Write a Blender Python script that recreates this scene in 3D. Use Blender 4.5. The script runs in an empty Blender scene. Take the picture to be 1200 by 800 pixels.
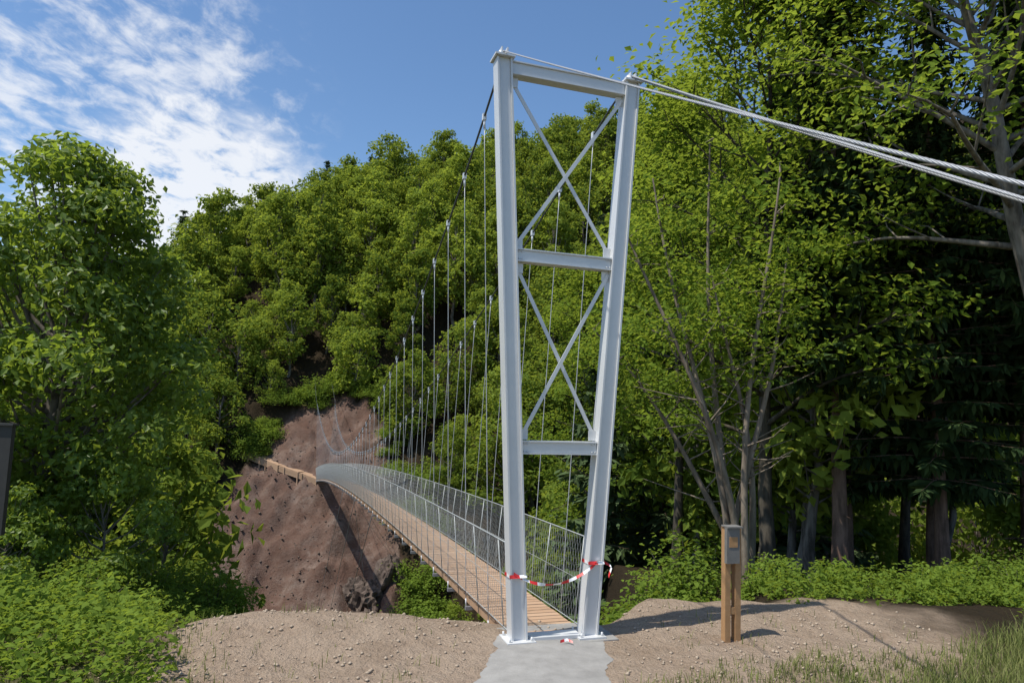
import bpy, numpy as np, math, bmesh
from mathutils import Matrix, Vector
sc=bpy.context.scene
sc.view_settings.view_transform='Standard'; sc.view_settings.look='None'; sc.view_settings.exposure=0
R=np.random.default_rng(7)
COL=sc.collection
# ------------------------------------------------------------ helpers
def S(a,b,x):
    t=np.clip((np.asarray(x,float)-a)/(b-a),0,1); return t*t*(3-2*t)
_nr=np.random.default_rng(3)
_K=[(_nr.normal(size=2),_nr.uniform(0,6.28)) for _ in range(60)]
def fbm(x,y,sc0=1.0,oct=5,seed=0):
    x=np.asarray(x,float);y=np.asarray(y,float);o=np.zeros(np.broadcast(x,y).shape);amp=1;f=1/sc0
    for k in range(oct):
        for j in range(4):
            d,p=_K[(seed*7+k*4+j)%60]; d=d/np.linalg.norm(d)
            w=np.sin((x*d[0]+y*d[1])*f*6.28*(.7+.15*j)+p+1.3*np.sin((x*d[1]-y*d[0])*f*4.1+p*2))
            o+=amp*w*.25
        amp*=.5;f*=2.1
    return o
class Mat:
    def __init__(s,name):
        s.m=bpy.data.materials.new(name); s.m.use_nodes=True; s.t=s.m.node_tree; s.n=s.t.nodes; s.l=s.t.links
        s.b=s.n['Principled BSDF']; s.out=s.n['Material Output']
    def node(s,ty,**kw):
        n=s.n.new(ty)
        for k,v in kw.items():
            if k in n.inputs: n.inputs[k].default_value=v
            else: setattr(n,k,v)
        return n
    def link(s,a,b): s.l.new(a,b)
    def noise(s,scale,detail=5,rough=.6,vec=None):
        n=s.node('ShaderNodeTexNoise'); n.inputs['Scale'].default_value=scale; n.inputs['Detail'].default_value=detail; n.inputs['Roughness'].default_value=rough
        if vec is None:
            if not hasattr(s,'tc'): s.tc=s.node('ShaderNodeTexCoord')
            vec=s.tc.outputs['Object']
        s.link(vec,n.inputs['Vector']); return n.outputs['Fac']
    def ramp(s,fac,stops):
        r=s.node('ShaderNodeValToRGB'); e=r.color_ramp.elements
        e[0].position=stops[0][0]; e[0].color=(*stops[0][1],1); e[1].position=stops[-1][0]; e[1].color=(*stops[-1][1],1)
        for p,c in stops[1:-1]:
            q=e.new(p); q.color=(*c,1)
        s.link(fac,r.inputs['Fac']); return r.outputs['Color']
    def mix(s,fac,a,b,mode='MIX'):
        n=s.node('ShaderNodeMix'); n.data_type='RGBA'; n.blend_type=mode
        for sock,v in ((n.inputs[0],fac),(n.inputs[6],a),(n.inputs[7],b)):
            if isinstance(v,(int,float)): sock.default_value=v
            elif isinstance(v,tuple): sock.default_value=(*v,1)
            else: s.link(v,sock)
        return n.outputs[2]
    def bump(s,h,strength=.5,dist=.02):
        n=s.node('ShaderNodeBump'); n.inputs['Strength'].default_value=strength; n.inputs['Distance'].default_value=dist
        s.link(h,n.inputs['Height']); s.link(n.outputs['Normal'],s.b.inputs['Normal']); return n
    def attr(s,name):
        n=s.node('ShaderNodeAttribute'); n.attribute_name=name; return n
    def base(s,c,rough=.7,metal=0,spec=.5):
        if isinstance(c,tuple): s.b.inputs['Base Color'].default_value=(*c,1)
        else: s.link(c,s.b.inputs['Base Color'])
        s.b.inputs['Roughness'].default_value=rough; s.b.inputs['Metallic'].default_value=metal
        s.b.inputs['Specular IOR Level'].default_value=spec
        return s
def math_n(M,op,a,b=None):
    n=M.node('ShaderNodeMath'); n.operation=op
    for i,v in enumerate((a,b)):
        if v is None: continue
        if isinstance(v,(int,float)): n.inputs[i].default_value=v
        else: M.link(v,n.inputs[i])
    return n.outputs[0]
def leaf_mat(name,dark,light,tcol,tr=.35,gloss=False,objw=.45):
    M=Mat(name); a=M.attr('lv')
    if objw>0:
        oi=M.node('ShaderNodeObjectInfo'); f=math_n(M,'ADD',math_n(M,'MULTIPLY',oi.outputs['Random'],objw),math_n(M,'MULTIPLY',a.outputs['Fac'],1-objw))
    else: f=a.outputs['Fac']
    c=M.mix(f,dark,light)
    if gloss: M.base(c,.45,0,.35); bs=M.b.outputs[0]
    else:
        df=M.node('ShaderNodeBsdfDiffuse'); M.link(c,df.inputs['Color']); bs=df.outputs[0]; M.n.remove(M.b)
    t=M.node('ShaderNodeBsdfTranslucent'); tc=M.mix(f,tuple(.6*x for x in tcol),tcol); M.link(tc,t.inputs['Color'])
    mx=M.node('ShaderNodeMixShader'); mx.inputs[0].default_value=tr
    M.link(bs,mx.inputs[1]); M.link(t.outputs[0],mx.inputs[2]); M.link(mx.outputs[0],M.out.inputs['Surface'])
    return M.m
def bark_mat(name,c1,c2,scale=6):
    M=Mat(name); tc=M.node('ShaderNodeTexCoord'); mp=M.node('ShaderNodeMapping'); mp.inputs['Scale'].default_value=(1,1,.2)
    M.link(tc.outputs['Object'],mp.inputs['Vector']); n=M.noise(scale,5,.65,mp.outputs['Vector'])
    M.base(M.ramp(n,[(.35,c1),(.65,c2)]),.9,0,.2); M.bump(n,.8,.03); return M.m
def np_mesh(name,V,F,mi=None,lv=None,mats=(),smooth=None):
    me=bpy.data.meshes.new(name); V=np.asarray(V,np.float32);F=np.asarray(F,np.int32); n=F.shape[1]
    me.vertices.add(len(V)); me.vertices.foreach_set('co',V.ravel())
    me.loops.add(F.size); me.loops.foreach_set('vertex_index',F.ravel())
    me.polygons.add(len(F)); me.polygons.foreach_set('loop_start',np.arange(0,F.size,n,dtype=np.int32))
    if mi is not None: me.polygons.foreach_set('material_index',np.asarray(mi,np.int32))
    if smooth is not None: me.polygons.foreach_set('use_smooth',np.asarray(smooth,bool))
    for m in mats: me.materials.append(m)
    if lv is not None:
        a=me.attributes.new('lv','FLOAT','FACE'); a.data.foreach_set('value',np.asarray(lv,np.float32))
    me.update(calc_edges=True); return me
def obj(name,me,loc=(0,0,0),parent=None,rz=0,s=1,rot=None):
    if isinstance(me,Geo): me=me.mesh()
    o=bpy.data.objects.new(name,me); COL.objects.link(o); o.location=loc
    o.rotation_euler=rot if rot else (0,0,rz); o.scale=(s,s,s) if not isinstance(s,tuple) else s
    if parent: o.parent=parent
    return o
class Geo:
    "numpy tree geometry that can be placed as its own mesh or merged into a mass"
    def __init__(s,name,V,F,M,L,mats,Sm): s.name=name;s.V=V;s.F=F;s.M=M;s.L=L;s.mats=mats;s.Sm=Sm
    def mesh(s): return np_mesh(s.name,s.V,s.F,s.M,s.L,s.mats,s.Sm)
class Mass:
    "many placed Geo merged into ONE mesh"
    def __init__(s,mats): s.mats=mats;s.V=[];s.F=[];s.M=[];s.L=[];s.Sm=[];s.n=0
    def put(s,geo,loc,rz,sc_,lvw=.55):
        c,sn=math.cos(rz),math.sin(rz); V=geo.V*np.array(sc_); V=np.stack([V[:,0]*c-V[:,1]*sn,V[:,0]*sn+V[:,1]*c,V[:,2]],1)+np.array(loc)
        s.V.append(V.astype(np.float32)); s.F.append(geo.F+s.n); s.n+=len(V)
        mp=np.array([s.mats.index(m) for m in geo.mats]); s.M.append(mp[geo.M]); s.L.append((1-lvw)*geo.L+lvw*R.uniform()); s.Sm.append(geo.Sm)
    def obj(s,name): return obj(name,np_mesh(name,np.concatenate(s.V),np.concatenate(s.F),np.concatenate(s.M),np.concatenate(s.L),s.mats,np.concatenate(s.Sm)))
class MB:
    def __init__(s): s.V=[];s.F=[];s.M=[];s.S=[];s.n=0
    def add(s,V,F,mat=0,sm=False):
        s.V.append(np.asarray(V,float)); 
        for f in F: s.F.append([i+s.n for i in f]); s.M.append(mat); s.S.append(sm)
        s.n+=len(V)
    def box(s,c,ax,h,mat=0):
        c=np.array(c,float);ax=np.array(ax,float)
        V=[c+ax[0]*h[0]*i+ax[1]*h[1]*j+ax[2]*h[2]*k for i in(-1,1) for j in(-1,1) for k in(-1,1)]
        s.add(V,[(0,1,3,2),(4,6,7,5),(0,4,5,1),(2,3,7,6),(0,2,6,4),(1,5,7,3)],mat)
    def beam(s,p0,p1,side,w,t,mat=0):
        p0=np.array(p0,float);p1=np.array(p1,float);d=p1-p0;L=np.linalg.norm(d);d/=L
        a=np.array(side,float);a-=a.dot(d)*d;a/=np.linalg.norm(a);b=np.cross(d,a)
        s.box((p0+p1)/2,[a,b,d],[w/2,t/2,L/2],mat)
    def tube(s,pts,r,sides=5,mat=0,cap=True,sm=True):
        V,F=tubeQ(pts,np.broadcast_to(r,(len(pts),)),sides); n=len(pts); F=[tuple(f) for f in F.tolist()]
        if cap: F+= [tuple(range(sides))[::-1],tuple((n-1)*sides+k for k in range(sides))]
        s.add(V,F,mat,sm)
    def mesh(s,name,mats):
        me=bpy.data.meshes.new(name); V=np.concatenate(s.V); me.from_pydata(V.tolist(),[],s.F)
        for m in mats: me.materials.append(m)
        me.polygons.foreach_set('material_index',np.array(s.M,np.int32)); me.polygons.foreach_set('use_smooth',np.array(s.S,bool)); me.update(); return me
def tubeQ(pts,rad,sides):
    pts=np.asarray(pts,float);n=len(pts);d=np.gradient(pts,axis=0);d/=np.linalg.norm(d,axis=1)[:,None]+1e-9
    ref=np.tile([[0,0,1.]] if abs(d[0,2])<.9 else [[1.,0,0]],(n,1))
    a=np.cross(d,ref);a/=np.linalg.norm(a,axis=1)[:,None]+1e-9;b=np.cross(d,a)
    th=np.arange(sides)*2*np.pi/sides
    V=pts[:,None]+np.asarray(rad)[:,None,None]*(a[:,None]*np.cos(th)[None,:,None]+b[:,None]*np.sin(th)[None,:,None])
    i=np.arange(n-1)[:,None]*sides;k=np.arange(sides)[None];k2=(k+1)%sides
    F=np.stack([i+k,i+k2,i+sides+k2,i+sides+k],-1).reshape(-1,4); return V.reshape(-1,3),F
def empty(name,loc=(0,0,0)):
    e=bpy.data.objects.new(name,None); COL.objects.link(e); e.location=loc; return e
# ------------------------------------------------------------ camera
cam=bpy.data.cameras.new('camera'); co=bpy.data.objects.new('camera',cam); COL.objects.link(co)
pitch,roll=.0976,-.0346
fw=np.array([0,math.cos(pitch),math.sin(pitch)]);up=np.array([0,-math.sin(pitch),math.cos(pitch)]);rt=np.array([1.,0,0])
r2=math.cos(roll)*rt-math.sin(roll)*up; u2=math.sin(roll)*rt+math.cos(roll)*up
co.matrix_world=Matrix(((r2[0],u2[0],-fw[0],0),(r2[1],u2[1],-fw[1],0),(r2[2],u2[2],-fw[2],2.64),(0,0,0,1)))
cam.sensor_width=36; cam.lens=24; cam.clip_end=2000; cam.clip_start=.05; sc.camera=co
# ------------------------------------------------------------ light + sky
sd=np.array([.40,.22,-.89]); sd/=np.linalg.norm(sd)      # direction light travels
elev=math.asin(-sd[2])
sun=bpy.data.lights.new('sun','SUN'); sun.energy=5.0; sun.angle=math.radians(.5); sun.color=(1,.955,.87)
so=bpy.data.objects.new('sun',sun); COL.objects.link(so); so.rotation_euler=Vector(sd).to_track_quat('-Z','Y').to_euler()
w=bpy.data.worlds.new('World'); sc.world=w; w.use_nodes=True; nt=w.node_tree; N=nt.nodes; Lk=nt.links
bg=N['Background']; bg.inputs['Strength'].default_value=.15
sky=N.new('ShaderNodeTexSky'); sky.sky_type='NISHITA'; sky.sun_disc=False; sky.sun_elevation=elev
sky.sun_rotation=math.atan2(-sd[0],-sd[1]); sky.air_density=1.0; sky.dust_density=.6; sky.ozone_density=2.3
tc=N.new('ShaderNodeTexCoord')
def wm(op,a,b=None,c=None):
    n=N.new('ShaderNodeMath'); n.operation=op
    for i,v in enumerate((a,b,c)):
        if v is None: continue
        if isinstance(v,(int,float)): n.inputs[i].default_value=v
        else: Lk.new(v,n.inputs[i])
    return n.outputs[0]
sep=N.new('ShaderNodeSeparateXYZ'); Lk.new(tc.outputs['Generated'],sep.inputs[0])
zz=wm('ADD',wm('MAXIMUM',sep.outputs[2],0.0),.12)
cmb=N.new('ShaderNodeCombineXYZ'); Lk.new(wm('DIVIDE',sep.outputs[0],zz),cmb.inputs[0]); Lk.new(wm('DIVIDE',sep.outputs[1],zz),cmb.inputs[1])
def wn(scale,det,rough,dist=0,off=0):
    n=N.new('ShaderNodeTexNoise'); n.inputs['Scale'].default_value=scale; n.inputs['Detail'].default_value=det; n.inputs['Roughness'].default_value=rough; n.inputs['Distortion'].default_value=dist
    mp=N.new('ShaderNodeMapping'); mp.inputs['Location'].default_value=(off,off*.7,0); mp.inputs['Rotation'].default_value=(0,0,.6); mp.inputs['Scale'].default_value=(1,.7,1)
    Lk.new(cmb.outputs[0],mp.inputs['Vector']); Lk.new(mp.outputs[0],n.inputs['Vector']); return n.outputs['Fac']
def wdot(v):
    v=np.array(v,float);v/=np.linalg.norm(v); n=N.new('ShaderNodeVectorMath'); n.operation='DOT_PRODUCT'; Lk.new(tc.outputs['Generated'],n.inputs[0]); n.inputs[1].default_value=tuple(v); return n.outputs['Value']
def wr(x,a,b):
    n=N.new('ShaderNodeMapRange'); n.interpolation_type='SMOOTHSTEP'; Lk.new(x,n.inputs[0]); n.inputs[1].default_value=a; n.inputs[2].default_value=b; return n.outputs[0]
reg=wr(wdot((-.62,1,.42)),.955,.998)
big=wn(2.0,2,.5,0,5.3); fine=wn(11,5,.62,.3,1.7)
cl=wr(wm('ADD',wm('MULTIPLY',fine,.8),wm('ADD',wm('MULTIPLY',big,.55),wm('MULTIPLY',reg,.10))),.67,.95)
cl=wm('MULTIPLY',cl,wr(wdot((-.62,1,.38)),.955,.985))
low=wr(wdot((-.47,1,.27)),.985,.998)
cl=wm('MINIMUM',wm('ADD',wm('MULTIPLY',cl,.85),wm('MULTIPLY',low,wr(fine,.25,.5))),1.0)
mixn=N.new('ShaderNodeMix'); mixn.data_type='RGBA'; Lk.new(wm('MULTIPLY',cl,.85),mixn.inputs[0]); 
hs=N.new('ShaderNodeHueSaturation'); hs.inputs['Saturation'].default_value=1.12; hs.inputs['Value'].default_value=1.08; Lk.new(sky.outputs[0],hs.inputs['Color'])
Lk.new(hs.outputs[0],mixn.inputs[6]); mixn.inputs[7].default_value=(6.4,6.5,6.7,1); Lk.new(mixn.outputs[2],bg.inputs['Color'])
# ------------------------------------------------------------ terrain
T=np.array([.594,8.237,0]); D=np.array([-.3023,.9532,0]); Nn=np.array([.9532,.3023,0]); Z=np.array([0,0,1.])
def deckz(L): L=np.asarray(L,float); return -.033*L-.00075*L*L
def height(x,y):
    x=np.asarray(x,float);y=np.asarray(y,float)
    ye=8.75-1.1*S(-2.6,-4.2,x)+1.3*S(1.2,2.2,x)+.12*fbm(x,0*x,2.0,2,2)
    sl=.95-.67*S(-3.2,-5.5,x)-.75*S(2.3,4.8,x)
    d=np.maximum(0,y-ye)
    near=-sl*(np.sqrt(d*d+.04)-.2)
    near-= .75*np.maximum(0,y-17)*S(-3.5,-6,x)+.6*np.maximum(0,y-32)*S(3,6,x)
    near+=.9*S(6,1.5,y)+.16*np.exp(-((x+2.2)**2/2.2+(y-8.2)**2/.35))
    near+=.026*fbm(x,y,1.1,5,1)*S(.2,1.2,np.hypot((x-.6)/1.6,(y-7.6)/1.6))+.25*fbm(x,y,9,3,4)*S(10,16,y)
    near=np.maximum(near,-21+.8*fbm(x,y,14,2,3))
    far=-20+(y-50)+1.1*fbm(x,y,15,4,5)+(.5*fbm(x,y,4.2,5,2)+.6*np.abs(fbm(x*1.6,y*.5,3.5,4,6)))*S(50,54,y)
    far-=1.6*np.exp(-((x+11.8+.25*(y-58)+.5*fbm(x,y,4,3,3))/1.3)**2)*S(50,53,y)*S(68,62,y)   # eroded gully beside the deck
    rid=np.interp(x*100/np.maximum(y,60),[-120,-60,-48,-35,-17,5,25,60,140],[2,11,16,26,37,43,52,70,90])+2.0*fbm(x,y,26,2,6)
    k=5.; far=-k*np.log(np.exp(-far/k)+np.exp(-rid/k))
    return np.maximum(near,far)
def scree(x,y):
    q=.9*fbm(x,y,9,4,8)+.5*fbm(x,y,1.7,4,2)
    return S(-26.4,-25.6,x+q-.35*(y-62))*S(-7.8,-8.6,x+.42*(y-58)+1.5*q)*S(73.6,72.4,y+1.6*q)*S(44,47,y)
gx=np.unique(np.concatenate([np.linspace(-9,9,260),np.linspace(-45,45,280),np.sign(np.linspace(-1,1,90))*(45+355*np.abs(np.linspace(-1,1,90))**2)]))
gy=np.unique(np.concatenate([np.linspace(-120,4,30),np.linspace(4,12,170),np.linspace(12,45,80),np.linspace(45,85,220),np.linspace(85,160,60),np.linspace(160,600,30)]))
X,Y=np.meshgrid(gx,gy); H=height(X,Y)
V=np.stack([X,Y,H],-1).reshape(-1,3); nx=len(gx);ny=len(gy)
ii=(np.arange(ny-1)[:,None]*nx+np.arange(nx-1)[None]).ravel(); F=np.stack([ii,ii+1,ii+1+nx,ii+nx],1)
gm=Mat('ground_soil'); 
sw=gm.attr('w').outputs['Color']; sp=gm.node('ShaderNodeSeparateColor'); gm.link(sw,sp.inputs[0])
n2=gm.noise(28,5,.7);n3=gm.noise(.35,5,.65);n4=gm.noise(5,6,.7);n5=gm.noise(1.1,6,.75)
dirt=gm.mix(n2,(.30,.215,.15),(.50,.385,.285)); dirt=gm.mix(gm.ramp(n4,[(.40,(0,0,0)),(.65,(.7,)*3)]),dirt,(.46,.355,.26))
dirt=gm.mix(gm.ramp(n5,[(.47,(0,0,0)),(.68,(.65,)*3)]),dirt,(.26,.18,.12))
scr=gm.ramp(n3,[(.3,(.105,.062,.046)),(.5,(.175,.118,.092)),(.68,(.25,.195,.16))]); scr=gm.mix(gm.ramp(n5,[(.42,(0,0,0)),(.62,(.75,)*3)]),scr,(.115,.062,.044))
scr=gm.mix(gm.ramp(n4,[(.35,(0,0,0)),(.75,(.5,)*3)]),scr,(.14,.085,.062))
flo=gm.mix(n4,(.018,.016,.009),(.055,.036,.020)); grs=gm.mix(n4,(.08,.085,.035),(.20,.17,.09))
c=gm.mix(sp.outputs[0],flo,dirt); c=gm.mix(sp.outputs[1],c,scr); c=gm.mix(sp.outputs[2],c,grs)
gm.base(c,.95,0,.15)
hh=math_n(gm,'ADD',n2,math_n(gm,'MULTIPLY',n4,3)); gm.bump(hh,.9,.06)
gme=np_mesh('ground',V,F,mats=[gm.m],smooth=np.ones(len(F)))
xf,yf=V[:,0],V[:,1]; q=.35*fbm(xf,yf,1.6,4,9)
dirtw=S(-4.3,-3.5,xf+q)*S(6.4,5.0,xf+q)*S(11.4,10.0,yf+q)
gr=S(.0,.8,q*1.6+ (xf-2.7)*.45-(yf-7.25)*1.2)*S(12,9,yf)
gl=S(0,.5,-(xf+3.6)+q-.4*(yf-8))*S(14,9,yf)
wcol=np.stack([dirtw,scree(xf,yf),np.clip(gr*.7+gl,0,1),np.ones_like(xf)],1)
a=gme.color_attributes.new('w','FLOAT_COLOR','POINT'); a.data.foreach_set('color',wcol.astype(np.float32).ravel())
obj('ground',gme)
# ------------------------------------------------------------ paved path + pad
cm=Mat('concrete'); cn=cm.noise(3,5,.65); cn2=cm.noise(40,4,.7); cm.base(cm.mix(cn2,cm.ramp(cn,[(.35,(.20,.195,.185)),(.65,(.36,.35,.33))]),(.29,.275,.25)),.9,0,.2); cm.bump(cn2,.5,.01)
ys=np.linspace(5.2,8.2,90); Vp=[];Fp=[]
for i,yy in enumerate(ys):
    t=(8.2-yy)/3; cx=.60-.36*t; hw=.60+.16*t
    e1=.07*float(fbm(yy,0.,.7,5,3)); e2=.07*float(fbm(yy,5.,.6,5,4))
    for k in range(13):
        s=k/12; xx=cx-hw+e1+(2*hw+e2-e1)*s; Vp.append((xx,yy,float(height(xx,yy))+.004+.012*math.sin(math.pi*s)+.003*float(fbm(xx,yy,.5,3,2))))
for i in range(len(ys)-1):
    for k in range(12): a0=i*13+k; Fp.append((a0,a0+1,a0+14,a0+13))
obj('concrete_path',np_mesh('concrete_path',Vp,Fp,mats=[cm.m],smooth=np.ones(len(Fp))))
# ------------------------------------------------------------ bridge
bridge=empty('suspension_bridge')
pm=Mat('painted_steel'); pn=pm.noise(2.5,6,.7); pn2=pm.noise(60,3); pm.base(pm.mix(pn,(.56,.57,.57),(.72,.72,.71)),.40,.15,.5); pm.bump(pn2,.08,.003)
gal=Mat('galvanised_steel'); gal.base(gal.mix(gal.noise(30,4),(.26,.27,.28),(.42,.43,.45)),.5,.4)
hgm=Mat('hanger_steel'); hgm.base((.50,.51,.52),.45,.25)
dk=Mat('dark_cable'); dk.base((.10,.105,.11),.5,.5)
wd=Mat('larch_planks'); wtc=wd.attr('pv').outputs['Fac'] ; wnn=wd.noise(14,5,.6); wd.base(wd.mix(wnn,wd.mix(wtc,(.36,.21,.115),(.54,.36,.23)),(.44,.30,.20)),.8,0,.2); wd.bump(wnn,.3,.005)
HT=6.87; wb,wt=.869,1.734
def leg(s,z): return T+Nn*s*((wb+(wt-wb)*z/HT)/2)+Z*z
tb=MB(); front=-D
def hbeam(p0,p1,w,dep,side,t=.014):
    p0=np.array(p0);p1=np.array(p1);d=(p1-p0);d=d/np.linalg.norm(d); a=np.array(side,float);a-=a.dot(d)*d;a/=np.linalg.norm(a)
    for s in(-1,1): tb.beam(p0+a*s*(w/2-t/2),p1+a*s*(w/2-t/2),a,t,dep)
    tb.beam(p0,p1,a,w-2*t-.002,t)
for s in(-1,1):
    hbeam(leg(s,.03),leg(s,HT),.19,.19,Nn,.022)
    p0=leg(s,.03);p1=leg(s,HT); tb.beam(p0+front*.06,p1+front*.06,Nn,.142,.02)
    b=leg(s,.0); tb.box(b+Z*.02,[Nn,D,Z],[.17,.17,.012]); 
    for i in(-1,1):
        for j in(-1,1): tb.tube([b+Nn*i*.13+D*j*.13+Z*.03,b+Nn*i*.13+D*j*.13+Z*.075],.014,6)
    for z in(2.194,4.465):   # bolted splice heads on the crossbar joints
        for i in(-1,1):
            for j in(-1,1):
                p=leg(s,z)-Nn*s*.14+Z*i*.045+front*.058; tb.tube([p+Nn*j*.02,p+Nn*j*.02+front*.012],.009,6)
    t=leg(s,HT); tb.box(t+Z*.013,[Nn,D,Z],[.125,.13,.012])
    for j in(-1,1): tb.box(t+Nn*j*.035+Z*.075,[Nn,D,Z],[.008,.09,.05])
    tb.tube([t-Nn*.05+Z*.07,t+Nn*.05+Z*.07],.045,12)
def crossb(z,h):
    p0=leg(-1,z)+Nn*.098;p1=leg(1,z)-Nn*.098; hbeam(p0,p1,h,.15,Z,.016)
    tb.beam(p0+front*.045,p1+front*.045,Z,h-.036,.016)
crossb(2.194,.155);crossb(4.465,.155);crossb(HT-.10,.17)
tb.box(T+Z*.035,[Nn,D,Z],[.31,.10,.02])
def xb(z0,z1):
    for s,off in((1,.012),(-1,-.012)):
        a=leg(-s,z0);b=leg(s,z1); a=a+Nn*s*.11;b=b-Nn*s*.11
        tb.beam(a+front*off,b+front*off,Nn,.045,.012)
    for s in(-1,1):
        for z,q in((z0,1),(z1,-1)):
            g=leg(s,z)-Nn*s*.14; tb.box(g+Z*q*.02,[Nn,D,Z],[.05,.005,.06])
xb(2.194+.13,4.465-.13); xb(4.465+.13,HT-.24)
obj('tower_portal',tb.mesh('tower_portal',[pm.m]),parent=bridge)
LB=60.
def P(L,off,dz=0): return T+D*L+Nn*off+Z*(float(deckz(L))+dz)
db=MB(); pv=[]
n=int(LB/.145)
for i in range(n):
    L=.15+i*.145; a=P(L,0,.0); b=P(L+.13,0,.0); d=(b-a)/np.linalg.norm(b-a); nrm=np.cross(Nn,d)
    db.box((a+b)/2+nrm*R.uniform(-.002,.002),[Nn,d,nrm],[.44+R.uniform(-.006,.006),.062,.02],0); pv+= [R.uniform()]*6
for off in(-.40,.40):
    for i in range(60):
        db.beam(P(i,off,-.075),P(i+1.0,off,-.075),Nn,.06,.10,0); pv+=[.1]*6
for i in range(50):
    L=1.0+i*1.18; db.beam(P(L,-.50,-.165),P(L,.50,-.165),D,.05,.05,1); pv+=[.5]*6
dm=db.mesh('deck',[wd.m,gal.m]); at=dm.attributes.new('pv','FLOAT','FACE'); at.data.foreach_set('value',np.array(pv,np.float32)); obj('deck',dm,parent=bridge)
def cz(L): return 6.95-.0717*L-4.8*4*(L/60)*(1-L/60)
def coff(L): return .867-.33*math.sin(math.pi*L/60)**.6 if 0<L<60 else .867
mc=MB()
for s in(-1,1):
    pts=[T+D*L+Nn*s*coff(L)+Z*cz(L) for L in np.linspace(0,60,121)]
    L=60.
    while L<75:
        L+=.5; p=T+D*L+Nn*s*.867+Z*(2.65+.25*(L-60)); pts.append(p)
        if p[2]<float(height(p[0],p[1]))-.2: break
    mc.tube(pts,.015,6,0)
obj('main_cables',mc.mesh('main_cables',[dk.m]),parent=bridge)
hb=MB()
for s in(-1,1):
    for i in range(50):
        L=1.0+i*1.18; t=T+D*L+Nn*s*coff(L)+Z*cz(L); b=P(L,s*.49,-.15)
        dd=(t-b)/np.linalg.norm(t-b); ns=max(2,int(np.linalg.norm(t-b)/.5))
        hb.tube([b+(t-b)*k/ns for k in range(ns+1)],.0056,4,0)
        hb.tube([t-dd*.16,t-dd*.04],.017,6,1); hb.box(t,[D,Nn,Z],[.030,.025,.045],1)
        hb.tube([b,b+dd*.12],.011,6,1)
white=Mat('socket_zinc'); white.base((.68,.70,.72),.4,.1)
obj('hangers',hb.mesh('hangers',[hgm.m,white.m]),parent=bridge)
rb=MB(); RH=1.08
def RP(L,s,h): return P(L,s*(.46+.10*h),h)
for s in(-1,1):
    for h,r in((RH,.008),(.04,.006),(.55,.003)):
        rb.tube([RP(L,s,h) for L in np.linspace(.05,LB,100)],r,5,0)
    for i in range(51):
        L=.45+i*1.18; rb.tube([RP(L,s,-.1),RP(L,s,RH)],.007,4,0)
    st=.085
    for i in range(int(LB/st)):
        L=.1+i*st; rr=.0018 if L<14 else .0023
        if L<LB-.6: rb.tube([RP(L,s,.03),RP(L+.25,s,.555),RP(L+.5,s,RH)],rr,3,0,cap=False)
        if L>.6: rb.tube([RP(L,s,.03),RP(L-.25,s,.555),RP(L-.5,s,RH)],rr,3,0,cap=False)
netm=Mat('net_wire'); netm.base((.44,.46,.45),.5,.3)
obj('net_railing',rb.mesh('net_railing',[netm.m]),parent=bridge)
bs=MB()
def rope(p0,p1,Rr,pitchm=.18,sag=.05):
    p0=np.array(p0,float);p1=np.array(p1,float);L=np.linalg.norm(p1-p0);m=int(L/.02);t=np.linspace(0,1,m)
    base=p0+(p1-p0)*t[:,None]-np.outer(4*sag*t*(1-t),Z)
    d=(p1-p0)/L;a=np.cross(d,Z);a/=np.linalg.norm(a);b=np.cross(d,a)
    for k in range(6):
        ph=2*math.pi*(t*L/pitchm+k/6)
        bs.tube(base+Rr*.62*(np.outer(np.cos(ph),a)+np.outer(np.sin(ph),b)),Rr*.40,5,0)
def bstay(s,g,Rr,off=0,dz=0):
    top=leg(s,HT)+Z*(.12)+Nn*off; e=11.0; end=top-D*e-Z*g*e+Nn*off; rope(top+Z*dz,end+Z*dz,Rr)
    return end
e1=bstay(-1,.575,.009); e2=bstay(1,.612,.0115,-.013,0.010); bstay(1,.612,.0115,.013,-.010)
obj('backstay_cables',bs.mesh('backstay_cables',[gal.m]),parent=bridge)
ab=MB()
for e in(e1,e2): 
    gz=float(height(e[0],e[1])); ab.box((e[0],e[1],gz+.1),[Nn,D,Z],[.5,.6,.45])
pb=T+D*60.6; ab.box((pb[0],pb[1],float(deckz(60.6))-.45),[Nn,D,Z],[.8,.5,.4])
ab.box(T+D*.12-Z*.22,[Nn,D,Z],[.74,.34,.232])
obj('concrete_anchors',ab.mesh('concrete_anchors',[cm.m]),parent=bridge)
wc=MB()
for (L0,s,a) in((14,-1,(-12.5,50,-19)),(20,-1,(-13.5,52,-17.5)),(26,-1,(-14.5,53,-16.5)),(33,1,(-9,52,-17))):
    a=np.array(a); b=P(L0,s*.5,-.16); wc.tube([b+(a-b)*k/20 for k in range(21)],.011,4,0)
for (L0,s) in((34,1),(42,1)):
    a=np.array((-7,57,-12.5)); b=P(L0,s*.5,-.16); wc.tube([b+(a-b)*k/20 for k in range(21)],.011,4,0)
obj('wind_cables',wc.mesh('wind_cables',[gal.m]),parent=bridge)
red=Mat('tape_red'); red.base((.62,.03,.03),.4); wh=Mat('tape_white'); wh.base((.8,.8,.8),.4)
tp=MB()
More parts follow.
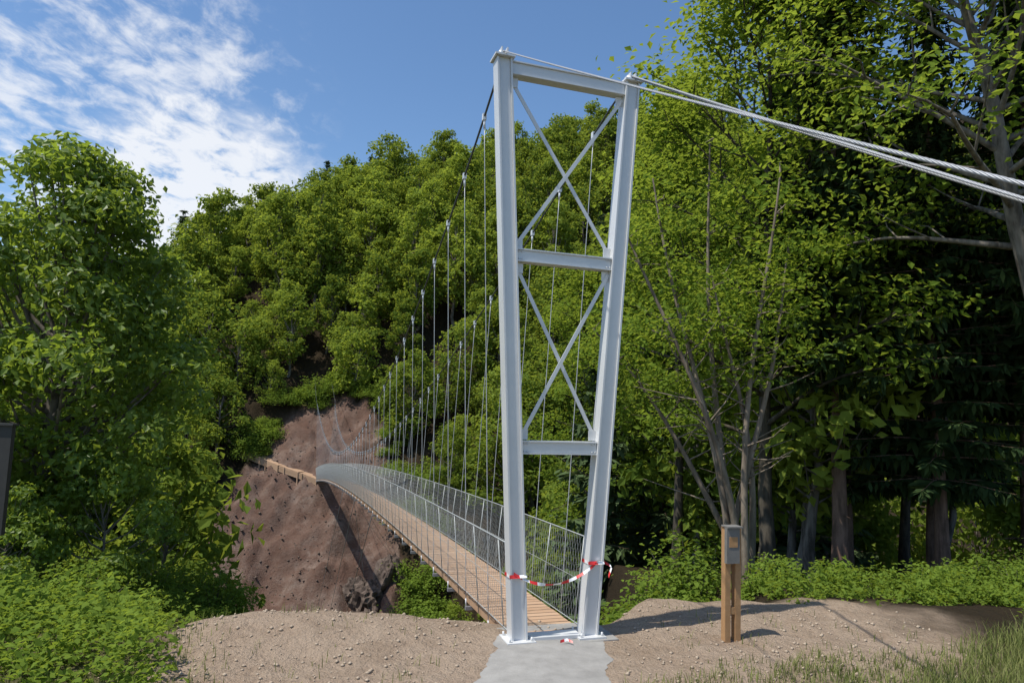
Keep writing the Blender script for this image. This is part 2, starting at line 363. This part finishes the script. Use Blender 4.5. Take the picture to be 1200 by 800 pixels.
def tape(pts,wd_=.036,seg=.10):
    pts=np.array(pts,float); dl=np.r_[0,np.cumsum(np.linalg.norm(np.diff(pts,axis=0),axis=1))]
    m=int(dl[-1]/.02)+2; tt=np.linspace(0,dl[-1],m); q=np.stack([np.interp(tt,dl,pts[:,i]) for i in range(3)],1)
    for i in range(m-1):
        tw=.9*math.sin(tt[i]*9); o=Z*wd_/2*math.cos(tw)+D*wd_/2*math.sin(tw); tw2=.9*math.sin(tt[i+1]*9); o2=Z*wd_/2*math.cos(tw2)+D*wd_/2*math.sin(tw2)
        tp.add([q[i]-o,q[i+1]-o2,q[i+1]+o2,q[i]+o],[(0,1,2,3)],int(tt[i]/seg)%2,True)
A=leg(-1,.74)-D*.105; B=leg(1,.86)-D*.105
tape([A+(B-A)*t-Z*.16*4*t*(1-t) for t in np.linspace(-.06,1.06,40)])
for s,z in((-1,.74),(1,.86)):
    c0=leg(s,z); tape([c0+Nn*.1*x-D*.1*y_ for x,y_ in((-1.04,1.04),(1.04,1.04),(1.04,-1.04),(-1.04,-1.04),(-1.04,1.04))],.04)
tape([leg(1,.86)+Nn*.11,leg(1,.86)+Nn*.2+Z*-.05-D*.1,leg(1,.7)+Nn*.16-D*.12])
tape([(.66,7.98,.05),(.74,8.02,.062),(.80,7.98,.05)],.03,.05)
obj('barrier_tape',tp.mesh('barrier_tape',[red.m,wh.m]))
# ------------------------------------------------------------ far boardwalk on the slope
bw=MB(); xy=[(-17.7,65.3),(-19.5,65.6),(-21.5,66.1),(-23.5,66.9),(-25.5,67.8),(-27.5,68.6)]
zl=np.linspace(-4.55,-1.9,6); pts=[]
for (x,y),z0 in zip(xy,zl): pts.append(np.array([x,y,max(z0,float(height(x,y-.6))+.15)]))
for a,b in zip(pts[:-1],pts[1:]):
    L=np.linalg.norm(b-a); d=(b-a)/L; sd_=np.cross(Z,d); sd_/=np.linalg.norm(sd_); 
    if sd_[1]>0: sd_=-sd_
    nn_=np.cross(d,sd_); nn_=nn_ if nn_[2]>0 else -nn_
    for i in range(int(L/.16)): bw.box(a+d*(i*.16+.07),[d,sd_,nn_],[.07,.62,.03],0)
    for j in range(3): bw.beam(a+sd_*.62-Z*(.12+.17*j),b+sd_*.62-Z*(.12+.17*j),sd_,.05,.15,0)
    bw.beam(a-sd_*.58-Z*.14,b-sd_*.58-Z*.14,sd_,.1,.2,0)
    for i in range(int(L/1.5)+1):
        bw.beam(a+d*i*1.5+sd_*.68-Z*1.6,a+d*i*1.5+sd_*.68+Z*.04,sd_,.08,.1,0)
bme=bw.mesh('wooden_boardwalk',[wd.m]); at=bme.attributes.new('pv','FLOAT','FACE'); at.data.foreach_set('value',np.repeat(np.random.default_rng(1).uniform(.3,1,len(bme.polygons)//6),6).astype(np.float32)); obj('wooden_boardwalk',bme)
# ------------------------------------------------------------ sign post
sg=MB(); wpost=Mat('post_wood'); w1=wpost.noise(18,5); wpost.base(wpost.mix(w1,(.32,.17,.075),(.46,.28,.14)),.8,0,.2); wpost.bump(w1,.3,.004)
gw=Mat('weathered_panel'); g1=gw.noise(12,5); gw.base(gw.mix(g1,(.12,.115,.105),(.22,.21,.195)),.7,0,.3)
b=np.array([2.73,8.43,float(height(2.73,8.43))]); ax=np.array([.97,.24,0]); ay=np.array([-.24,.97,0])
for o in(-.07,.065): sg.box(b+ax*o+Z*.62,[ax,ay,Z],[.036,.045,.70],0)
sg.box(b+Z*1.12-ay*.075+ax*-.035,[ax,ay,Z],[.085,.028,.21],1); sg.box(b+Z*1.335+ax*-.02-ay*.05,[ax,ay,Z],[.10,.08,.008],1)
sg.box(b+Z*1.16-ay*.106+ax*-.035,[ax,ay,Z],[.055,.002,.06],0)
sg.box(b+Z*.95,[ax,ay,Z],[.028,.05,.05],0); sg.box(b+Z*.35,[ax,ay,Z],[.028,.04,.04],0)
so_=obj('trail_sign_post',sg.mesh('trail_sign_post',[wpost.m,gw.m]))
ib=MB(); dkp=Mat('dark_board'); dkp.base(dkp.mix(dkp.noise(8),(.018,.017,.016),(.04,.037,.034)),.6)
E3=[(1,0,0),(0,1,0),(0,0,1)]
ib.box((-6.24,8,1.62),E3,[.5,.03,.62]); ib.box((-6.24,7.985,2.255),E3,[.53,.05,.012])
for x in(-6.6,-6.14): ib.box((x,8.075,1.0),E3,[.045,.04,1.25])
obj('information_board',ib.mesh('information_board',[dkp.m]))
# ------------------------------------------------------------ trees
def unit(v): return v/(np.linalg.norm(v,axis=-1,keepdims=True)+1e-9)
def leafgeo(rng,p,nr,d,size,asp=.62):
    n=len(p); nr=unit(nr); d=unit(d-np.sum(d*nr,1)[:,None]*nr); b=np.cross(nr,d)
    s=size*rng.uniform(.6,1.25,(n,1)); w_=s*asp*.5; fold=nr*s*.10
    V=np.stack([p-d*s*.5,p+b*w_-d*s*.05+fold,p+d*s*.5-nr*s*.08,p-b*w_-d*s*.05+fold],1).reshape(-1,3)
    return V,np.arange(n*4).reshape(-1,4)
def leaves(rng,c,n,spread,size,asp=.62,up=1.0,flat=.45,droop=.25,center=None):
    c=np.repeat(c,n,axis=0);N_=len(c); off=rng.normal(size=(N_,3))*np.array([1,1,flat])*spread*.6
    p=c+off; nr=rng.normal(size=(N_,3))*.5+np.array([0,0,up])
    if center is not None: nr+=.45*unit(p-center)
    d=rng.normal(size=(N_,3)); d[:,2]-=droop; d+=unit(off+1e-6)*.7
    return leafgeo(rng,p,nr,d,size,asp)
def pack(name,parts,mats):
    Vs=[];Fs=[];Ms=[];Ls=[];Sm=[];o=0
    for V,F,m,lv,sm in parts:
        Vs.append(V);Fs.append(F+o);o+=len(V);Ms.append(np.full(len(F),m));Ls.append(lv if lv is not None else np.full(len(F),.5));Sm.append(np.full(len(F),sm))
    return Geo(name,np.concatenate(Vs),np.concatenate(Fs),np.concatenate(Ms),np.concatenate(Ls),mats,np.concatenate(Sm))
def lobed(name,seed,H,r0,cb,Rc,nl,lr,nleaf,ls,mats,egg=.35,flat=.75,shell=.45,jit=.5,sides=5):
    g=np.random.default_rng(seed);parts=[];n=10;t=np.linspace(0,1,n)
    wob=np.cumsum(g.normal(size=(n,2))*.012*H,0);wob-=wob[0]
    tr=np.stack([wob[:,0],wob[:,1],t*H*.93],1); V,F=tubeQ(tr,r0*(1-t*.92)*(1+.5*np.exp(-t*22)),sides+2);parts.append((V,F,0,None,True))
    cz_=H*(1+cb)/2; hz=H*(1-cb)/2; PP=[];NN=[];LV=[]
    for i in range(nl):
        u=1-2*(i+.5)/nl; a=i*2.399+g.normal()*.35; rr=math.sqrt(max(0,1-u*u)); u=np.clip(u+g.normal()*.06,-1,1)
        f=g.uniform(.42,.98); wdt=1-egg*max(u,-.4)
        c=np.array([math.cos(a)*rr*Rc*f*wdt,math.sin(a)*rr*Rc*f*wdt,cz_+u*hz*(.9 if u>0 else .85)*g.uniform(.8,1)])
        lrad=lr*Rc*g.uniform(.55,1.3); m=int(nleaf*(lrad/(lr*Rc))**2)
        s=min(.95,max(cb*.75,(c[2]/H)*.72)); q=np.array([np.interp(s,t,tr[:,k]) for k in range(3)])
        c[:2]+=q[:2]*.8
        mid=q*.5+c*.5+np.array([0,0,-.04*H*rr]); V,F=tubeQ([q,mid,c],[max(.02,r0*.3),max(.014,r0*.18),.01],sides);parts.append((V,F,0,None,True))
        dd=unit(g.normal(size=(m,3))+np.array([0,0,.25])); rad=lrad*(1+.25*g.normal(size=(m,1)).clip(-2,2)*shell-shell*.5*g.uniform(size=(m,1)))*(1+.22*np.sin(dd[:,:1]*5+i)*np.cos(dd[:,1:2]*6+i*2))
        PP.append(c+dd*rad*np.array([1,1,flat])); NN.append(dd*.75+g.normal(size=(m,3))*jit+np.array([0,0,.35])); LV.append(np.clip(g.uniform()*.5+g.uniform(size=m)*.5,0,1))
    PP=np.concatenate(PP);NN=np.concatenate(NN); d=g.normal(size=PP.shape);d[:,2]-=.5
    V,F=leafgeo(g,PP,NN,d,ls); parts.append((V,F,1,np.concatenate(LV),False)); return pack(name,parts,mats)
def broad(name,seed,H,r0,cb,Rc,nprim,nsec,nleaf,lsize,spread,mats,lean=(0,0),prof='round',twig=True,flat=.45,up0=.5,trunkbend=.15):
    g=np.random.default_rng(seed); parts=[];n=14;t=np.linspace(0,1,n)
    wob=np.cumsum(g.normal(size=(n,2))*trunkbend,0)*np.array(H/60.); wob-=wob[0]
    tr=np.stack([lean[0]*t**1.2+wob[:,0],lean[1]*t**1.2+wob[:,1],t*H*.97],1)
    rad=r0*(1-t*.93)**.9*(1+.6*np.exp(-t*22)); V,F=tubeQ(tr,rad,9); parts.append((V,F,0,None,True))
    def tp_(s): return np.array([np.interp(s,t,tr[:,i]) for i in range(3)])
    C=[]; az=g.uniform(0,6.28)
    for i in range(nprim):
        s=cb+(1-cb)*((i+.5)/nprim)**.85*.99; az+=2.399+g.normal()*.35
        q=(s-cb)/(1-cb)
        if prof=='round': pr=math.sqrt(max(.08,1-(1.55*q-.62)**2))
        else: pr=max(.2,1.0-.75*q**1.6)
        L=Rc*pr*g.uniform(.65,1.15); el=up0*.5+.75*q+g.normal()*.13
        p=tp_(s);m=7;u=np.linspace(0,1,m)
        el_u=el+.25*np.sin(u*3)-.55*u*(1-q); azu=az+np.cumsum(g.normal(size=m)*.12)
        dirs=np.stack([np.cos(azu)*np.cos(el_u),np.sin(azu)*np.cos(el_u),np.sin(el_u)],1)
        pp=p+np.r_[np.zeros((1,3)),np.cumsum(dirs[1:]*L/(m-1),0)]
        rb_=max(.012,np.interp(s,t,rad)*.5)*(1-u*.85); V,F=tubeQ(pp,rb_,5); parts.append((V,F,0,None,True))
        C.append(pp[-1])
        for j in range(nsec):
            v=.25+.75*(j+g.uniform())/nsec; k=min(int(v*(m-1)),m-2); f=v*(m-1)-k; q0=pp[k]*(1-f)+pp[k+1]*f
            sdr=1 if j%2 else -1; a2=azu[k]+sdr*g.uniform(.5,1.2); e2=el_u[k]+g.normal()*.3+.1
            L2=L*.42*(1.25-v)*g.uniform(.7,1.3)+.25
            d2=np.array([math.cos(a2)*math.cos(e2),math.sin(a2)*math.cos(e2),math.sin(e2)])
            q1=q0+d2*L2*.5+g.normal(size=3)*.04*L2; q2=q0+d2*L2+np.array([0,0,-.08*L2])+g.normal(size=3)*.07*L2
            if twig: V,F=tubeQ([q0,q1,q2],[.02*L2**.5,.012*L2**.5,.004],4); parts.append((V,F,0,None,True))
            C+=[q1*.4+q2*.6,q2];
    C=np.array(C); C=C+g.normal(size=C.shape)*spread*.15
    cen=tr[int(n*.6)]
    V,F=leaves(g,C,nleaf,spread,lsize,center=cen,flat=flat)
    cl=np.repeat(g.uniform(size=len(C)),nleaf); lv=np.clip(.55*cl+.45*g.uniform(size=len(F)),0,1)
    parts.append((V,F,1,lv,False)); return pack(name,parts,mats)
def conifer(name,seed,H,r0,cb,Rc,mats,dens=1.0,fs=.30,dead=0):
    g=np.random.default_rng(seed);parts=[];n=12;t=np.linspace(0,1,n); wob=np.cumsum(g.normal(size=(n,2))*.03,0);wob-=wob[0]
    tr=np.stack([wob[:,0],wob[:,1],t*H],1); V,F=tubeQ(tr,r0*(1-t*.96)*(1+.4*np.exp(-t*25)),9); parts.append((V,F,0,None,True))
    P_=[];Dd=[];Sz=[]; z=dead*H if dead else cb*H; step=.42/dens
    while z<H*.985:
        q=z/H; nb=int(g.integers(5,8)); a0=g.uniform(0,6.28); live=q>cb
        L0=Rc*((1-q)/(1-cb))**.75 if live else Rc*.5*g.uniform(.3,1)
        for k in range(nb if live else 2):
            a=a0+k*6.283/nb+g.normal()*.2; L=L0*g.uniform(.7,1.12); m=7;u=np.linspace(0,1,m)
            e=.25-.75*u*(1.15-q)+.45*u**3; dr=np.stack([np.cos(a)*np.cos(e),np.sin(a)*np.cos(e),np.sin(e)],1)
            c0=np.array([np.interp(q,t,tr[:,i]) for i in range(3)])
            pp=c0+np.r_[np.zeros((1,3)),np.cumsum(dr[1:]*L/(m-1),0)]; V,F=tubeQ(pp,max(.008,.025*L/3)*(1-u*.8),4); parts.append((V,F,0,None,True))
            if not live: continue
            ns=max(4,int(L*9*dens)); vv=g.uniform(.08,1,ns)
            for sgn in(-1,1,0):
                pos=np.stack([np.interp(vv,u,pp[:,i]) for i in range(3)],1)
                sd2=np.array([-math.sin(a),math.cos(a),0])*sgn; fwd=np.array([math.cos(a),math.sin(a),0])
                dd=sd2*.8+fwd*(.55 if sgn else .15)+np.array([0,0,-.35 if sgn else -1.0])+g.normal(size=(ns,3))*.22
                P_.append(pos);Dd.append(unit(dd));Sz.append(fs*(1.25-.7*vv)*g.uniform(.7,1.4,ns)*min(1.6,.6+L*.3))
        z+=step*g.uniform(.7,1.3)*(1.3-.6*q)
    P_=np.concatenate(P_);Dd=np.concatenate(Dd);Sz=np.concatenate(Sz)[:,None]
    nr=unit(g.normal(size=P_.shape)*.5+np.array([0,0,1.])); b=unit(np.cross(nr,Dd))
    V=np.stack([P_,P_+Dd*Sz*.5+b*Sz*.16,P_+Dd*Sz,P_+Dd*Sz*.5-b*Sz*.16],1).reshape(-1,3); F=np.arange(len(V)).reshape(-1,4)
    parts.append((V,F,1,g.uniform(size=len(F)),False)); return pack(name,parts,mats)
def bush(name,seed,Rb,Hb,n,ls,mats,ncl=40):
    g=np.random.default_rng(seed);parts=[];C=[]
    for i in range(ncl):
        a=g.uniform(0,6.28);r=Rb*math.sqrt(g.uniform());h=Hb*g.uniform(.25,1)*math.sqrt(max(.1,1-(r/Rb)**2*.8)); tip=np.array([r*math.cos(a),r*math.sin(a),h])
        V,F=tubeQ([tip*[.2,.2,0],tip*[.6,.6,.55],tip],[.012,.008,.003],4); parts.append((V,F,0,None,True)); C+=[tip,tip*[.8,.8,.7]]
    C=np.array(C);V,F=leaves(g,C,n,Rb*.30,ls,center=np.zeros(3),flat=.6)
    lv=np.clip(.5*np.repeat(g.uniform(size=len(C)),n)+.5*g.uniform(size=len(F)),0,1); parts.append((V,F,1,lv,False)); return pack(name,parts,mats)
bk=bark_mat('bark_grey',(.07,.06,.05),(.24,.21,.18)); bkr=bark_mat('bark_spruce',(.08,.052,.038),(.24,.15,.11)); bkd=bark_mat('bark_dark',(.03,.026,.02),(.10,.085,.065))
lm=leaf_mat('maple_leaves',(.085,.14,.022),(.19,.265,.045),(.48,.62,.06),.42,True,0)
lh=leaf_mat('hillside_leaves',(.055,.10,.018),(.23,.285,.050),(.54,.64,.07),.38,False,0)
ln=leaf_mat('beech_leaves',(.070,.125,.018),(.185,.255,.038),(.48,.60,.06),.42,False,.3)
lc=leaf_mat('spruce_needles',(.022,.042,.018),(.055,.085,.030),(.08,.12,.03),.12,False,0)
lch=leaf_mat('hillside_needles',(.05,.08,.035),(.095,.135,.06),(.12,.18,.05),.15,False,0)
lb=leaf_mat('bush_leaves',(.080,.135,.022),(.19,.265,.045),(.44,.57,.06),.38,False,.3)
me=lobed('maple_tree',11,10.3,.19,.10,2.7,105,.25,260,.175,[bk,lm],egg=.42,flat=.62,shell=.8,jit=.55); x,y=-9.35,14.; obj('maple_tree',me,(x,y,float(height(x,y))-.1))
me2=lobed('maple_small',12,3.6,.05,.10,1.5,30,.28,160,.16,[bk,lm],flat=.6,shell=.7)
for (x,y,s,r) in((-7.45,12.9,.8,1.0),(-9.6,12.2,.9,2.2),(-8.2,11.6,.6,4)): obj('maple_sapling',me2,(x,y,float(height(x,y))-.05),rz=r,s=s)
hH=[12.5,14,11,14.5,10.5]
hv=[lobed('hill_tree',20+i,hH[i],.2,[.14,.18,.10,.16,.08][i],[3.6,3.2,3.8,3.0,3.4][i],[30,32,28,34,28][i],.33,90,.50,[bk,lh],egg=[.3,.4,.2,.5,.3][i],flat=.85,shell=.8,jit=.5,sides=3) for i in range(5)]
hc=[conifer('hill_spruce',40+i,[15,13][i],.2,.08,[3.2,2.8][i],[bkr,lch],.5,.8) for i in range(2)]
mats_h=[bk,lh,bkr,lch]
forest=Mass(mats_h); cnt=0; skipped=0
azb=np.linspace(-1.2,.8,240); occ=np.full(240,-9.)
yy=48.
while yy<124:
    st=4.3
    xx=-yy*.80-3
    while xx<yy*(.42 if yy<60 else .36):
        px=xx+R.uniform(-1.9,1.9);py=yy+R.uniform(-1.9,1.9); xx+=st
        if scree(px,py)>.3 or scree(px,py-1.5)>.7: continue
        a_=px/py
        if py<58 and -.46<a_<-.12: continue
        bx=T[0]-.3171*(py-T[1])
        if py<70 and abs(px-bx)<4.5: continue
        if -26<px<-16 and py<70: continue
        hz=float(height(px,py)); 
        con=R.uniform()<(.04 if py<95 else .12)
        ki=R.integers(2) if con else R.integers(5)
        me=hc[ki] if con else hv[ki]; Hh=[15,13][ki] if con else hH[ki]
        s=R.uniform(.55,1.12)*(.75 if py<80 and -32<px<-2 else 1)
        if py<62 and -.12<a_<.0: s*=.55
        if con: s*=.95
        # trees wholly hidden behind nearer crowns are left out of the mass
        rr=3.*s/py; top=(hz+Hh*s-2.64)/py; sel=(azb>a_-rr-.02)&(azb<a_+rr+.02)
        if sel.any() and top<occ[sel].min()-.01: skipped+=1; continue
        core=(azb>a_-rr*.6)&(azb<a_+rr*.6); occ[core]=np.maximum(occ[core],(hz+Hh*s*.78-2.64)/py)
        forest.put(me,(px,py,hz-.5),R.uniform(0,6.28),(s*R.uniform(.9,1.2),s*R.uniform(.9,1.2),s),.6); cnt+=1
    yy+=st*.88
forest.obj('hillside_forest')
gorge=Mass(mats_h)
spots=[(R.uniform(17,50),R.choice([R.uniform(-.85,-.50),R.uniform(-.03,.45)])) for k in range(80)]+[(R.uniform(26,42),R.uniform(.45,.85)) for k in range(12)]
for py,a_ in spots:
    px=a_*py; hz=float(height(px,py)); 
    if a_>0 and a_<.35 and py<22: continue
    me=hv[R.integers(5)] if R.uniform()<.9 else hc[R.integers(2)]; s=R.uniform(.75,1.1)
    if a_<0:
        if hz>-5 : s*=.7
        if py<22: s*=.7
    gorge.put(me,(px,py,hz-.4),R.uniform(0,6.28),(s,s,s),.6)
gorge.obj('gorge_woodland')
nb=[broad('beech_tree',60,17,.20,.22,4.6,44,6,36,.21,.68,[bkd,ln],prof='round',flat=.5),broad('beech_tree',61,19,.19,.30,4.2,40,6,36,.21,.68,[bkd,ln],prof='tall',flat=.5)]
nc=[conifer('spruce_tree',62,21,.20,.26,2.9,[bkr,lc],1.05,.37,dead=.05),conifer('spruce_tree',63,18,.17,.14,2.6,[bkr,lc],1.05,.35,dead=.05)]
for i,(x,y,s,k,r) in enumerate([(6.9,18.5,1,0,0),(10.8,25,1.05,1,1),(6.4,26,1,1,2),(15.5,27,1,0,4),(19,24,1,1,5),(15,33,1.1,1,1.5),(4.6,34,.9,0,3.3)]):
    obj('beech_tree',nb[k],(x,y,float(height(x,y))-.2),rz=r,s=s)
for i,(x,y,s,k,r) in enumerate([(8.55,17.8,1,0,0),(10.9,17.4,1,1,1),(12.6,16.6,.9,0,2),(10.0,20.5,1,1,3),(15.0,18.5,1,0,4),(12.6,20.5,1,1,5.5),(16.5,22,1.0,0,.5)]):
    obj('spruce_tree',nc[k],(x,y,float(height(x,y))-.2),rz=r,s=s)
me=broad('leaning_beech',70,17,.27,.40,5.6,48,6,42,.17,.66,[bk,ln],lean=(-3.6,-.5),prof='round'); x,y=11.6,14.0; obj('leaning_beech_tree',me,(x,y,float(height(x,y))-.2))
g=np.random.default_rng(5); parts=[];C=[]
for i,(lx,ly,hh_) in enumerate([(-2.6,-.5,7.5),(-1.5,.3,8.5),(-.4,.2,9.5),(.5,-.3,8.5),(-3.4,.4,5.2),(1.3,.2,7.0),(-.9,-.6,6.2)]):
    t=np.linspace(0,1,12); p=np.stack([g.normal()*.2+lx*t**1.3+.12*np.sin(t*5+i),g.normal()*.2+ly*t+.1*np.cos(t*6+i),hh_*t],1); V,F=tubeQ(p,.085*(1-.8*t),7); parts.append((V,F,0,None,True))
    for j in range(20):
        s=g.uniform(.3,1); c0=np.array([np.interp(s,t,p[:,k]) for k in range(3)]); a=g.uniform(0,6.28); L=g.uniform(.5,1.8)*(1.2-s); e=g.uniform(.1,.9)
        d=np.array([math.cos(a)*math.cos(e),math.sin(a)*math.cos(e),math.sin(e)]); q=np.array([c0,c0+d*L*.5+g.normal(size=3)*.07,c0+d*L+g.normal(size=3)*.12]); V,F=tubeQ(q,[.02,.012,.004],4); parts.append((V,F,0,None,True))
        if s>.6: C+=[q[2],q[1]]
C=np.array(C);V,F=leaves(g,C,30,.5,.14); parts.append((V,F,1,g.uniform(size=len(F)),False)); me=pack('hazel_tree',parts,[bark_mat('bark_hazel',(.12,.095,.07),(.27,.22,.17)),ln])
x,y=4.9,14.2; obj('hazel_tree',me,(x,y,float(height(x,y))-.1))
bv=[bush('bush',80+i,[1.0,1.2,.8][i],[1.1,1.5,.8][i],26,.12,[bk,lb],[44,56,34][i]) for i in range(3)]
def put(name,lst,x,y,s): obj(name,lst[R.integers(len(lst))],(x,y,float(height(x,y))-.05),rz=R.uniform(0,6.28),s=s)
for k in range(18):
    y=R.uniform(11.6,17); put('bush',bv,R.uniform(.17,.275)*y,y,R.uniform(.7,1.25))
for (x,y,s) in((6.3,12.4,.5),(7.6,12.8,.75),(8.9,12.1,.5),(9.3,13.4,.9),(7.0,14.5,.6),(8.0,11.2,.45),(10.4,12.8,.8),(11.2,14.5,.6)): put('bush',bv,x,y,s)
for k in range(30): x=R.uniform(-12,-5.2); put('bush',bv,x,R.uniform(9.2,15),R.uniform(.35,.7))
for (x,y,s) in((-1.9,13.0,1.2),(-1.2,13.6,1.3),(-.4,13.2,1.3),(.3,14.2,1.5),(-2.3,15.2,1.3),(1.5,13.5,1.4),(2.3,12.4,1.2),(.9,16,1.8),(2.2,15.5,1.6),(-.9,16.5,1.6),(2.4,18.5,2.4),(.4,19.5,2.4)): put('bush',bv,x,y,s)
sb=Mass([bk,lb])
def sput(x,y,s): sb.put(bv[R.integers(3)],(x,y,float(height(x,y))-.1),R.uniform(0,6.28),(s,s,s*.9),.4)
for k in range(30):
    y=R.uniform(50,66); sput(-.135*y+R.uniform(-.5,5),y,R.uniform(1.2,2.6))
tries=0;k=0
while k<46 and tries<3000:      # scrub along the edge of the landslip
    tries+=1; x=R.uniform(-30,-5);y=R.uniform(58,78)
    if y<67 and x<-14 and x>-27: continue
    if scree(x,y)<.2 and max(float(scree(x,y-2.2)),float(scree(x-1.8,y)),float(scree(x+1.8,y)))>.5: sput(x,y,R.uniform(.7,1.9)); k+=1
sb.obj('slope_shrubs')
def herbs2(name,n,fn,ls,mat,hmax,thr=-.3):
    g=np.random.default_rng(9+n); x,y=fn(g,n); m=len(x); z=height(x,y); h=g.uniform(.02,1,m)**1.3*hmax*(.25+1.1*S(-.4,.5,fbm(x,y,1.3,3,7)))
    C=np.stack([x,y,z+h],1); V,F=leaves(g,C,7,.11,ls,flat=.8); return obj(name,np_mesh(name,V,F,np.zeros(len(F)),np.clip(.5*np.repeat(S(-.5,.5,fbm(x,y,.6,3,3)),7)+.5*g.uniform(size=len(F)),0,1),[mat]))
def fnL(g,n):
    x=g.uniform(-12,-2.6,n*3);y=g.uniform(6.0,12,n*3); k=(-(x+3.5)-.45*(y-8)+.5*fbm(x,y,1.6,4,9)>g.uniform(0,.6,n*3))&(fbm(x,y,.9,3,10)>g.uniform(-1.2,.1,n*3)); return x[k][:n],y[k][:n]
herbs2('nettle_undergrowth',6000,fnL,.085,lb,.50)
def fnR(g,n):
    x=g.uniform(1.6,14,n*8);y=g.uniform(9.0,14,n*8); k=(y-10.3-.5*fbm(x,y,1.6,4,9)+.8*S(6,9,x)>g.uniform(-.2,1.2,n*8))&(fbm(x,y,1.5,3,12)>g.uniform(-.1,.45,n*8)); return x[k][:n],y[k][:n]
herbs2('forest_edge_undergrowth',4200,fnR,.085,lb,.42)
gmn=leaf_mat('grass_blades',(.10,.13,.035),(.28,.29,.11),(.32,.38,.09),.3,False,0)
g=np.random.default_rng(33); n=60000; x=g.uniform(1.2,9,n);y=g.uniform(5.8,10,n); q=.35*fbm(x,y,1.6,4,9); k=(q*1.6+(x-2.5)*.45-(y-7.35)*1.2+.5*fbm(x,y,.4,3,5)>g.uniform(-.2,1.3,n)); x=x[k];y=y[k]
xl=g.uniform(-8,-2.5,7000);yl=g.uniform(6,9,7000);kl=(-(xl+3.4)-.4*(yl-8)>g.uniform(-.4,.6,7000)); x=np.r_[x,xl[kl]];y=np.r_[y,yl[kl]]
xs=g.uniform(-3.5,5,2500);ys_=g.uniform(6.5,9.8,2500);ks=(fbm(xs,ys_,.9,3,11)>.36)&(np.abs(xs-.6)>1.0); x=np.r_[x,xs[ks]];y=np.r_[y,ys_[ks]]
m=len(x); z=height(x,y); hg=g.uniform(.03,.13,m)*(1+1.3*S(4,6.5,x)); a=g.uniform(0,6.28,m); wv=np.stack([np.cos(a),np.sin(a),0*a],1)*.004; bend=np.stack([-np.sin(a),np.cos(a),0*a],1)*(hg*g.uniform(.1,.9,m))[:,None]
b0=np.stack([x,y,z],1); mid=b0+bend*.35+np.stack([0*a,0*a,hg*.6],1); tip=b0+bend+np.stack([0*a,0*a,hg],1)
V=np.stack([b0-wv,b0+wv,mid+wv*.8,mid-wv*.8,tip+wv*.1,tip-wv*.1],1).reshape(-1,3); i0=np.arange(m)[:,None]*6
F=np.concatenate([i0+np.array([[0,1,2,3]]),i0+np.array([[3,2,4,5]])]); lv=g.uniform(size=m); obj('grass',np_mesh('grass',V,F,np.zeros(len(F)),np.r_[lv,lv],[gmn]))
g=np.random.default_rng(44); n=5200; x=g.uniform(-4,5.5,n);y=g.uniform(5.8,9.8,n); r=.004+.026*g.uniform(size=n)**4; z=height(x,y)+r*.3
k=~((np.abs(x-.45)<.8)&(y<8.3)); x,y,z,r=x[k],y[k],z[k],r[k]; n=len(x)
oc=np.array([[1,0,0],[0,1,0],[-1,0,0],[0,-1,0],[0,0,.7],[0,0,-.7]],float); V=(np.stack([x,y,z],1)[:,None]+oc[None]*r[:,None,None]*g.uniform(.6,1.3,(n,6,1))).reshape(-1,3)
tri=np.array([[0,1,4],[1,2,4],[2,3,4],[3,0,4],[1,0,5],[2,1,5],[3,2,5],[0,3,5]]); F=(np.arange(n)[:,None,None]*6+tri[None]).reshape(-1,3)
st=Mat('stone'); st.base(st.mix(st.noise(5),(.30,.23,.165),(.50,.41,.31)),.9,0,.2); obj('gravel',np_mesh('gravel',V,F,mats=[st.m]))
rkm=Mat('rock'); rn=rkm.noise(1.2,6,.7); rkm.base(rkm.ramp(rn,[(.35,(.06,.042,.034)),(.65,(.19,.145,.115))]),.9,0,.2); rkm.bump(rn,.9,.2)
def rock(seed,s,loc):
    bm=bmesh.new(); bmesh.ops.create_icosphere(bm,subdivisions=4,radius=1)
    for v in bm.verts:
        c=v.co; d=1+.28*float(fbm(c.x*2+seed,c.y*2+c.z*1.7,1.6,5,seed)); v.co=Vector((round(c.x*2.2)/2.2*.35+c.x*.65,c.y,c.z))*d
    me=bpy.data.meshes.new('boulder'); bm.to_mesh(me); bm.free(); me.materials.append(rkm.m); obj('boulder',me,loc,rz=seed,s=s)
for i,(x,y,s) in enumerate([(-10.8,57.5,(1.5,1.2,1.8)),(-9.6,58.5,(1.3,1.2,2.0)),(-10.4,55.2,(1.0,.9,1.0)),(-12.3,58.5,(1.2,.9,1.2))]): rock(i+1,s,(x,y,float(height(x,y))-.3))
g=np.random.default_rng(45); n=4000; x=g.uniform(-27,-7,n);y=g.uniform(48,74,n); k=scree(x,y)>.4; x=x[k];y=y[k]; n=len(x); r=.03+.13*g.uniform(size=n)**5; z=height(x,y)+r*.2
V=(np.stack([x,y,z],1)[:,None]+oc[None]*r[:,None,None]*g.uniform(.6,1.3,(n,6,1))).reshape(-1,3); F=(np.arange(n)[:,None,None]*6+tri[None]).reshape(-1,3)
obj('scree_rubble',np_mesh('scree_rubble',V,F,mats=[rkm.m]))
print('hill trees',cnt,'skipped',skipped)
